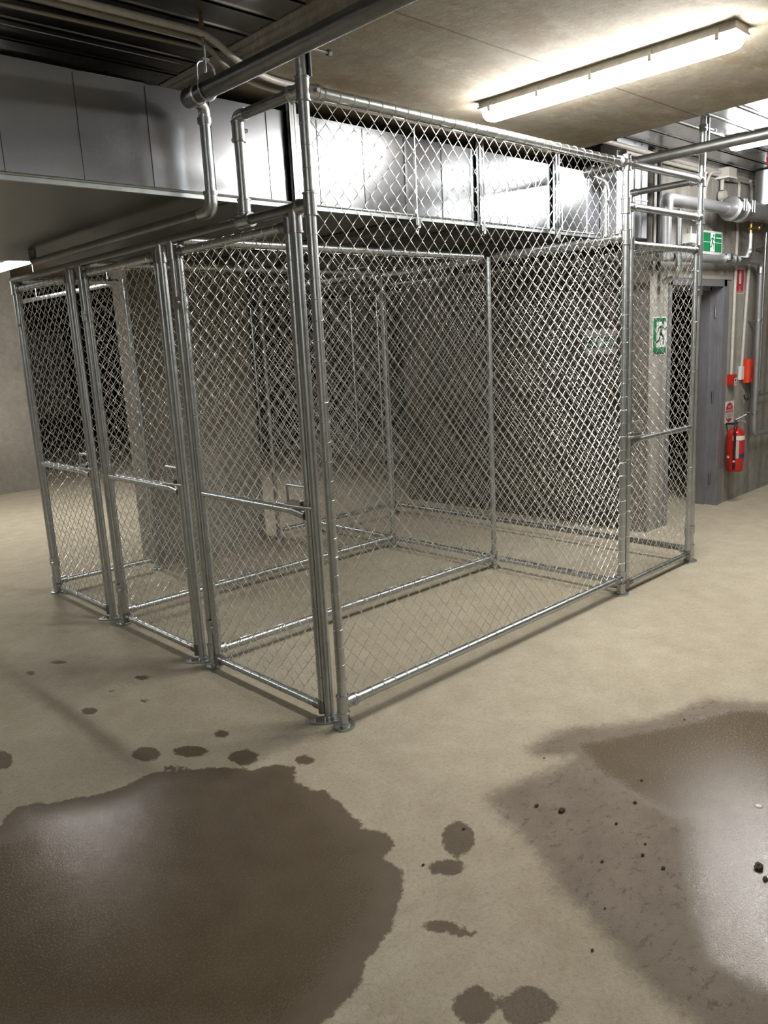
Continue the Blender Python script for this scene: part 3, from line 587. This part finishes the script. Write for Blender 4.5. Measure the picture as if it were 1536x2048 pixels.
conduit('ceiling_conduit', [(3.4,.70,2.865),(8.4,.82,2.865)] if False else [(3.4,.625,2.855),(8.4,.635,2.855)], .014, M['pvc'], 'lower of two pale conduits running under the right hand deck', .05)
conduit('wall_conduit', [(4.96,.60,2.88),(4.75,.62,2.86),(4.68,.63,2.74),(4.68,.63,2.60)], .012, M['pvc'], 'short conduit bending down left of the ceiling junction box', .05)
j = empty('junction_box', (4.99,.59,2.87), 'grey junction box under the deck above the exit sign', 'junction box')
q = MB(); q.cbox((4.99,.595,2.87),(.15,.11,.075)); q.build('box_body', M['pvc'], j, False)
q = MB(); q.cbox((4.99,.595,2.83),(.16,.12,.012)); q.build('box_lid', M['white'], j, False)
j = empty('conduit_outlet', (4.97,.62,2.70), 'round conduit outlet hanging below the junction box', 'junction box')
q = MB(); q.bend([(5.02,.61,2.84),(4.975,.62,2.83),(4.97,.62,2.74)], .016, .03, 10); q.build('stub', M['pvc'], j)
q = MB(); q.tube([(4.97,.635,2.695),(4.97,.585,2.695)], .04, 18); q.rod((4.97,.61,2.695),(4.97,.61,2.64), .02, 12); q.build('round_box', M['pvc'], j)

# ------------------------------------------------------------------ signs
def text_mesh(s, size, origin, udir, vdir, name, m, parent, lift=.0):
    cu = bpy.data.curves.new('t', 'FONT'); cu.body = s; cu.size = size; cu.align_x = 'CENTER'; cu.align_y = 'CENTER'; cu.resolution_u = 2
    o = bpy.data.objects.new('t', cu); COL.objects.link(o); dg = bpy.context.evaluated_depsgraph_get(); me = bpy.data.meshes.new_from_object(o.evaluated_get(dg))
    V = [np.array(origin) + np.array(udir)*v.co.x + np.array(vdir)*v.co.y for v in me.vertices]; F = [tuple(p.vertices) for p in me.polygons]
    bpy.data.objects.remove(o); q = MB(); q.add(V, F); return q.build(name, m, parent, False)
def flat(q, pts, org, u, v, n, t0, t1):
    """extruded polygon in the sign plane"""
    org, u, v, n = map(lambda a: np.array(a, float), (org, u, v, n)); k = len(pts)
    V = [org+u*a+v*b+n*t0 for a, b in pts] + [org+u*a+v*b+n*t1 for a, b in pts]
    q.add(V, [tuple(range(k)), tuple(range(k, 2*k))[::-1]] + [(i, (i+1) % k, k+(i+1) % k, k+i) for i in range(k)])
def limb(q, a, b, w, fr):
    a = np.array(a, float); b = np.array(b, float); d = (b-a)/np.linalg.norm(b-a); p = np.array([-d[1], d[0]])*w/2
    flat(q, [tuple(a-p), tuple(b-p), tuple(b+p), tuple(a+p)], *fr)
def runner(q, s, cx, cy, fr, flip=1):
    P = lambda x, y: (cx + flip*x*s, cy + y*s)
    flat(q, [P(.10+.085*math.cos(a), .40+.085*math.sin(a)) for a in np.linspace(0, 2*PI, 12, endpoint=False)], *fr)
    limb(q, P(.02, .30), P(-.06, .00), .15*s, fr); limb(q, P(.04, .27), P(.22, .14), .06*s, fr); limb(q, P(.22, .15), P(.34, .22), .055*s, fr)
    limb(q, P(-.02, .27), P(-.20, .20), .06*s, fr); limb(q, P(-.20, .21), P(-.28, .05), .055*s, fr)
    limb(q, P(-.03, .02), P(.16, -.10), .085*s, fr); limb(q, P(.15, -.08), P(.12, -.34), .07*s, fr); limb(q, P(-.07, .02), P(-.14, -.20), .085*s, fr); limb(q, P(-.13, -.18), P(-.36, -.26), .07*s, fr)
NW = (0, -1, 0); UX = (1, 0, 0); UZ = (0, 0, 1)
# lit exit box
ex0 = len(bpy.data.objects)
s = empty('exit_sign', (4.89, YW, 2.235), 'lit green exit light box on the wall above the doorway', 'exit sign')
q = MB(); q.box((4.70, YW-.055, 2.215), (5.075, YW, 2.40)); q.build('case', M['white'], s, False)
q = MB(); q.box((4.72, YW-.058, 2.237), (5.057, YW-.055, 2.383)); q.build('lit_panel', M['exit_lit'], s, False)
q = MB(); q.box((4.845, YW-.0590, 2.237), (4.925, YW-.0582, 2.383)); q.box((4.945, YW-.0590, 2.345), (5.05, YW-.0582, 2.352)); q.box((4.72, YW-.0590, 2.308), (5.057, YW-.0582, 2.311)); pn = q.build('door_symbol', M['exit_pale'], s, False)
q = MB(); runner(q, .15, 4.885, 2.305, ((0, YW-.0592, 0), UX, UZ, NW, 0, .0006)); q.build('running_figure', M['green'], s, False)
s.location.x -= .105
# photoluminescent sign by the doorway
s = empty('exit_sign', (4.01, YW, 1.43), 'upright green and white running man sign on the pale wall left of the doorway', 'exit sign')
q = MB(); q.box((3.895, YW-.004, 1.425), (4.125, YW, 1.72)); q.build('backing', M['white'], s, False)
q = MB(); q.box((3.905, YW-.005, 1.45), (4.115, YW-.0041, 1.712)); q.build('green_panel', M['green'], s, False)
q = MB(); q.box((3.955, YW-.006, 1.485), (4.112, YW-.0051, 1.682)); q.build('white_panel', M['white'], s, False)
q = MB(); q.box((3.905, YW-.0055, 1.43), (4.115, YW-.0041, 1.449)); q.build('dark_strip', M['dkgreen'], s, False)
q = MB(); runner(q, .24, 4.035, 1.585, ((0, YW-.0062, 0), UX, UZ, NW, 0, .0006)); q.build('running_figure', M['dkgreen'], s, False)
# board on the dark wall
s = empty('exit_direction_sign', (XW, 1.075, 1.45), 'pale board with dark green exit strip on the dark wall behind the mesh', 'exit sign')
q = MB(); q.box((XW-.012, .935, 1.45), (XW, 1.217, 1.645)); q.build('board', M['sign_grey'], s, False)
q = MB(); q.box((XW-.014, .943, 1.50), (XW-.0121, 1.208, 1.588)); q.build('green_strip', M['dkgreen'], s, False)
fr = ((XW-.0145, 0, 0), (0, -1, 0), UZ, (-1, 0, 0), 0, .0006); q = MB()
for c, sc_ in ((-1.14, .075),): runner(q, sc_, c, 1.545, fr)
flat(q, [(-1.10,1.512),(-1.05,1.512),(-1.05,1.572),(-1.10,1.572)], *fr); limb(q, (-1.035,1.545), (-.975,1.545), .014, fr); flat(q, [(-.985,1.52),(-.955,1.545),(-.985,1.57)], *fr); q.build('symbols', M['white'], s, False)
# red location sign
s = empty('extinguisher_location_sign', (5.485, YW, 1.91), 'tall red sign with white extinguisher symbol between the conduits', 'sign')
q = MB(); q.box((5.395, YW-.004, 1.905), (5.578, YW, 2.125)); q.build('white_backing', M['white'], s, False)
q = MB(); q.box((5.403, YW-.005, 1.913), (5.570, YW-.0041, 2.117)); q.build('red_panel', M['redprint'], s, False)
q = MB(); fr = ((0, YW-.0052, 0), UX, UZ, NW, 0, .0006)
flat(q, [(5.465,1.99),(5.508,1.99),(5.508,2.075),(5.497,2.09),(5.476,2.09),(5.465,2.075)], *fr); flat(q, [(5.478,2.09),(5.495,2.09),(5.495,2.103),(5.478,2.103)], *fr); flat(q, [(5.478,1.97),(5.486,1.955),(5.494,1.97)], *fr); q.build('symbol', M['white'], s, False)
text_mesh('FIRE\nEXTINGUISHER', .019, (5.486, YW-.0056, 1.932), UX, UZ, 'lettering', M['white'], s)
# ABE powder sign
s = empty('extinguisher_type_sign', (5.37, YW, .745), 'white sign with red circle above the fire extinguisher', 'sign')
q = MB(); q.box((5.272, YW-.004, .742), (5.468, YW, .942)); q.build('backing', M['white'], s, False)
fr = ((0, YW-.0041, 0), UX, UZ, NW, 0, .0008); q = MB(); q_ = [(5.37+.082*math.cos(a), .842+.090*math.sin(a)) for a in np.linspace(0, 2*PI, 40, endpoint=False)]; flat(q, q_, *fr); q.build('red_disc', M['redprint'], s, False)
fr = ((0, YW-.0050, 0), UX, UZ, NW, 0, .0006); q = MB(); flat(q, [(5.37+.072*math.cos(a), .842+.080*math.sin(a)) for a in np.linspace(PI+.0, 2*PI, 24) if math.sin(a) > -.82] if False else [(5.298,.840),(5.304,.812),(5.320,.785),(5.420,.785),(5.436,.812),(5.442,.840)], *fr); q.build('white_field', M['white'], s, False)
text_mesh('ABE\nPOWDER', .036, (5.37, YW-.0056, .876), UX, UZ, 'lettering', M['white'], s)
q = MB()
for k, w_ in enumerate((.115, .105, .09, .07)): q.box((5.37-w_/2, YW-.0064, .826-k*.011), (5.37+w_/2, YW-.0057, .830-k*.011))
q.build('small_print', M['navy'], s, False)

q = MB(); q.box((4.37, .59, 2.29), (4.48, YW, 2.36)); q.rod((4.43,.62,2.36),(4.43,.62,2.42),.008,8); tag(q.build('junction_box', M['white'], None, False), 'small white box on the wall just left of the lit exit sign', 'junction box')
q = MB(); q.tube([(4.95,.20,DK-.006),(4.95,.20,DK-.03),(4.95,.20,DK-.075),(4.95,.20,DK-.09)], [.055,.055,.048,.02], 20); tag(q.build('fire_sounder', M['red'], None), 'small red sounder under the metal deck at the very right edge', 'alarm')
# ------------------------------------------------------------------ red call point, white box, phone, extinguisher
c = empty('call_point', (5.40, YW, 1.09), 'small red box with white label under the left conduit', 'call point')
q = MB(); q.box((5.30, YW-.05, 1.095), (5.395, YW, 1.19)); q.build('box_body', M['red'], c, False)
q = MB(); q.box((5.345, YW-.0515, 1.09), (5.392, YW-.0502, 1.155)); o_ = q.build('label_plate', M['white'], c, False)
q = MB(); q.box((5.355, YW-.0525, 1.125), (5.38, YW-.0516, 1.148)); q.box((5.35, YW-.0525, 1.10), (5.387, YW-.0516, 1.104)); q.box((5.35, YW-.0525, 1.109), (5.387, YW-.0516, 1.112)); q.build('print', M['navy'], o_, False)
q = MB(); q.box((5.545, YW-.03, 1.128), (5.60, YW, 1.25)); tag(q.build('switch_box', M['white'], None, False), 'white box under the right conduit, touching the red phone', 'switch box')
c = empty('emergency_phone', (5.73, YW, 1.09), 'orange red wall phone with a looping black cord', 'phone')
q = MB(); q.prism([(5.622, YW), (5.622, YW-.045), (5.635, YW-.065), (5.735, YW-.065), (5.75, YW-.045), (5.75, YW)], 1.095, 1.31); q.build('handset_body', M['orange_red'], c, False)
q = MB(); q.box((5.685, YW-.0665, 1.135), (5.696, YW-.0652, 1.245)); q.build('slot', M['black'], c, False)
q = MB(); q.bend([(5.70,.61,1.10),(5.72,.61,.97),(5.665,.61,.925),(5.60,.61,.955),(5.59,.61,.985)], .007, .05, 8); q.build('cord', M['black'], c)
X = 5.315; Yc = YW-.095
c = empty('fire_extinguisher', (X, Yc, .315), 'red fire extinguisher hanging on the right wall below its sign', 'fire extinguisher')
R = .078; prof = [(.0, .309), (.068, .31), (.074, .318), (.074, .395), (.078, .405), (R, .42), (R, .635), (.074, .665), (.058, .69), (.035, .705), (.022, .712), (.020, .73)]
q = MB(); q.tube([(X, Yc, z) for r, z in prof], [max(r, .001) for r, z in prof], 36); q.build('cylinder', M['red'], c)
def wrap(a0, a1, z0, z1, r, name, m, par=c):
    n = 14; V = [(X+r*math.cos(a), Yc+r*math.sin(a), z) for z in (z0, z1) for a in np.linspace(a0, a1, n+1)]
    q = MB(); q.add(V, [(k, k+1, n+2+k, n+1+k) for k in range(n)]); return q.build(name, m, par)
wrap(math.radians(184), math.radians(292), .600, .640, R+.0008, 'white_band', M['white'])
wrap(math.radians(206), math.radians(226), .435, .595, R+.0008, 'instruction_label', M['sign_grey'])
wrap(math.radians(229), math.radians(285), .435, .475, R+.0010, 'symbol_label', M['navy'])
wrap(math.radians(142), math.radians(166), .435, .455, R+.0008, 'date_label', M['white'])
wrap(math.radians(229), math.radians(285), .478, .595, R+.0010, 'red_label', M['redprint'])
q = MB(); q.rod((X,Yc,.72),(X,Yc,.765), .016, 12); q.cbox((X,Yc,.77),(.05,.03,.02)); q.build('valve', M['galv'], c)
q = MB(); q.bend([(X-.02,Yc,.77),(X+.02,Yc-.03,.775),(X+.05,Yc-.07,.755)], .007, .02, 8); q.bend([(X-.02,Yc,.785),(X+.01,Yc-.03,.80),(X+.045,Yc-.07,.83)], .007, .02, 8); q.build('handle', M['galv'], c)
q = MB(); q.bend([(X-.01,Yc-.01,.755),(X-.05,Yc-.02,.75),(X-.085,Yc-.028,.69),(X-.088,Yc-.030,.45),(X-.086,Yc-.028,.335)], .011, .04, 10); q.build('hose', M['black'], c)
q = MB(); q.cbox((X-.100,Yc-.034,.412),(.008,.018,.016)); q.build('hose_clip', M['white'], c, False)
q = MB(); q.box((X-.012, Yc+.02, .735), (X+.012, YW, .75)); q.build('wall_bracket', M['black'], c, False)
# hose reel just at the right edge
c = empty('fire_hose_reel', (6.40, YW, 1.5), 'dark red hose reel cut off by the right edge of the photo', 'hose reel')
q = MB(); q.tube([(6.40,YW-.26,1.52),(6.40,YW-.25,1.52)], .25, 28); q.tube([(6.40,YW-.06,1.52),(6.40,YW-.05,1.52)], .25, 28); q.build('reel_disc', M['red'], c)
q = MB()
for k in range(6): q.tube([(6.40+.19*math.cos(a), YW-.23+.03*k, 1.52+.19*math.sin(a)) for a in np.linspace(0, 2*PI, 26)], .018, 8)
q.build('hose', M['black'], c); q = MB(); q.rod((6.40,YW-.26,1.52),(6.40,YW,1.52), .03, 12); q.build('axle', M['galv_dull'], c)

# ------------------------------------------------------------------ rear cage seen through the mesh, and the far left bay
for k, (y, lab) in enumerate(((4.80, 'right end post of the dark rear cage opening'), (5.29, 'second post from the right of the rear cage'), (5.80, 'third post from the right of the rear cage'), (6.55, 'fourth post from the right of the rear cage'), (8.15, 'left end post of the dark rear cage opening'))):
    post(5.35, y, 2.28, lab, 'round', r=.022)
for y0, y1_, lab in ((4.80, 5.80, 'right half mesh panel of the rear cage'), (5.80, 6.55, 'narrow middle mesh panel of the rear cage'), (6.55, 8.15, 'wide left mesh panel of the rear cage')):
    panel('mesh_panel', (5.35, y0), (5.35, y1_), .09, 2.26, lab)
c = empty('steel_cabinet', (3.6, 12.2, .0), 'tall shiny metal cabinet with three panels seen past the leftmost gate', 'cabinet')
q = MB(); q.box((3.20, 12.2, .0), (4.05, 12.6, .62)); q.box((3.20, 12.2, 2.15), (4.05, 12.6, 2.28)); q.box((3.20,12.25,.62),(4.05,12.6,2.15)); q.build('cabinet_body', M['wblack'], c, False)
for k in range(3): q = MB(); q.box((3.25+.25*k, 12.19, .66), (3.47+.25*k, 12.21, 2.12)); q.build('metal_panel', M['duct'], c, False)
q = MB()
for x in (3.23, 3.48, 3.73, 3.98): q.box((x-.012, 12.17, .62), (x+.012, 12.2, 2.17))
q.box((3.2,12.17,2.14),(4.02,12.2,2.17)); q.box((3.2,12.17,.62),(4.02,12.2,.65)); q.build('frame', M['galv_dull'], c, False)
post(4.42, 12.0, 2.3, 'distant post seen between the leftmost and middle gates', 'round', r=.022)
q = MB(); q.rod((1.36, 4.3, 2.27), (1.36, 6.75, 2.27), .022, 14); o_ = tag(q.build('overhead_pipe', M['galv'], None), 'bright overhead pipe seen through the top of the leftmost gate', 'pipe')
q = MB()
for y in (4.6, 6.3): q.rod((1.36, y, 2.28), (1.36, y, SOF), .005, 6)
q.build('hanger_rod', M['galv'], o_)

# ------------------------------------------------------------------ stones on the floor
PEB = [(0.229,-1.661,0.015),(0.189,-1.695,0.009),(0.087,-1.051,0.013),(0.055,-0.968,0.008),(0.109,-1.352,0.005),(0.036,-1.45,0.007),(0.052,-1.374,0.006),(-0.06,-1.297,0.006),(0.145,-1.227,0.006),(0.988,-1.059,0.005),(-0.217,-0.865,0.006),(-0.447,-0.893,0.005),(-0.402,-1.473,0.005),(-0.238,-1.413,0.004),(0.443,-1.157,0.005),(0.298,-1.212,0.007),(0.343,-0.799,0.004)]
def pebble(x, y, r, label, group=None):
    q = MB(); q.sphere((x, y, r*.35), r, 9, 6, (1.2, .8, .6)); V = q.v[0]; V += rng.normal(0, r*.09, V.shape); V[:, 2] = np.maximum(V[:, 2], 0)
    o = q.build('pebble', M['stone'], None); return tag(o, label, 'pebble', group)
pebble(*PEB[0], 'largest dark pebble in the glossy wet patch near the right edge'); pebble(*PEB[1], 'dark pebble just below the largest one near the right edge')
for x, y, r in PEB[2:]: pebble(x, y, r, 'tiny dark crumb of debris lying on the floor right of centre', 'dark crumbs on the floor')
q = MB(); q.tube([(.554,-1.533,0),(.554,-1.533,.004)], [.014,.010], 14); tag(q.build('floor_plug', M['white'], None), 'small pale round disc in the wet patch at the right edge', 'plug')

# ------------------------------------------------------------------ world, camera, view
wd = bpy.data.worlds.new('basement_air'); SC.world = wd; wd.use_nodes = True
wd.node_tree.nodes['Background'].inputs['Color'].default_value = (.02,.02,.02,1)
f_, yaw, pitch, roll = 1583.1528, 46.69953, -11.94903, -2.93216
yaw, pitch, roll = map(math.radians, (yaw, pitch, roll))
fw = Vector((math.cos(yaw)*math.cos(pitch), math.sin(yaw)*math.cos(pitch), math.sin(pitch)))
r0 = fw.cross(Vector((0, 0, 1))).normalized(); u0 = r0.cross(fw)
r1 = r0*math.cos(roll) + u0*math.sin(roll); u1 = -r0*math.sin(roll) + u0*math.cos(roll)
cam = bpy.data.cameras.new('camera'); co = bpy.data.objects.new('camera', cam); COL.objects.link(co)
mw = Matrix((( r1.x, u1.x, -fw.x, -2.01763), (r1.y, u1.y, -fw.y, -2.46184), (r1.z, u1.z, -fw.z, 1.61761), (0, 0, 0, 1)))
co.matrix_world = mw; cam.sensor_fit = 'HORIZONTAL'; cam.sensor_width = 36; cam.lens = f_*36/1536; cam.clip_start = .02
SC.camera = co
vs = SC.view_settings; vs.view_transform = 'Standard'; vs.look = 'None'; vs.gamma = 1; vs.use_curve_mapping = False; vs.exposure = 1.36
SC.cycles.use_adaptive_sampling = True; SC.cycles.adaptive_threshold = .08
cy = SC.cycles; cy.max_bounces = 4; cy.diffuse_bounces = 3; cy.glossy_bounces = 2; cy.transmission_bounces = 0; cy.transparent_max_bounces = 2; cy.caustics_reflective = False; cy.caustics_refractive = False
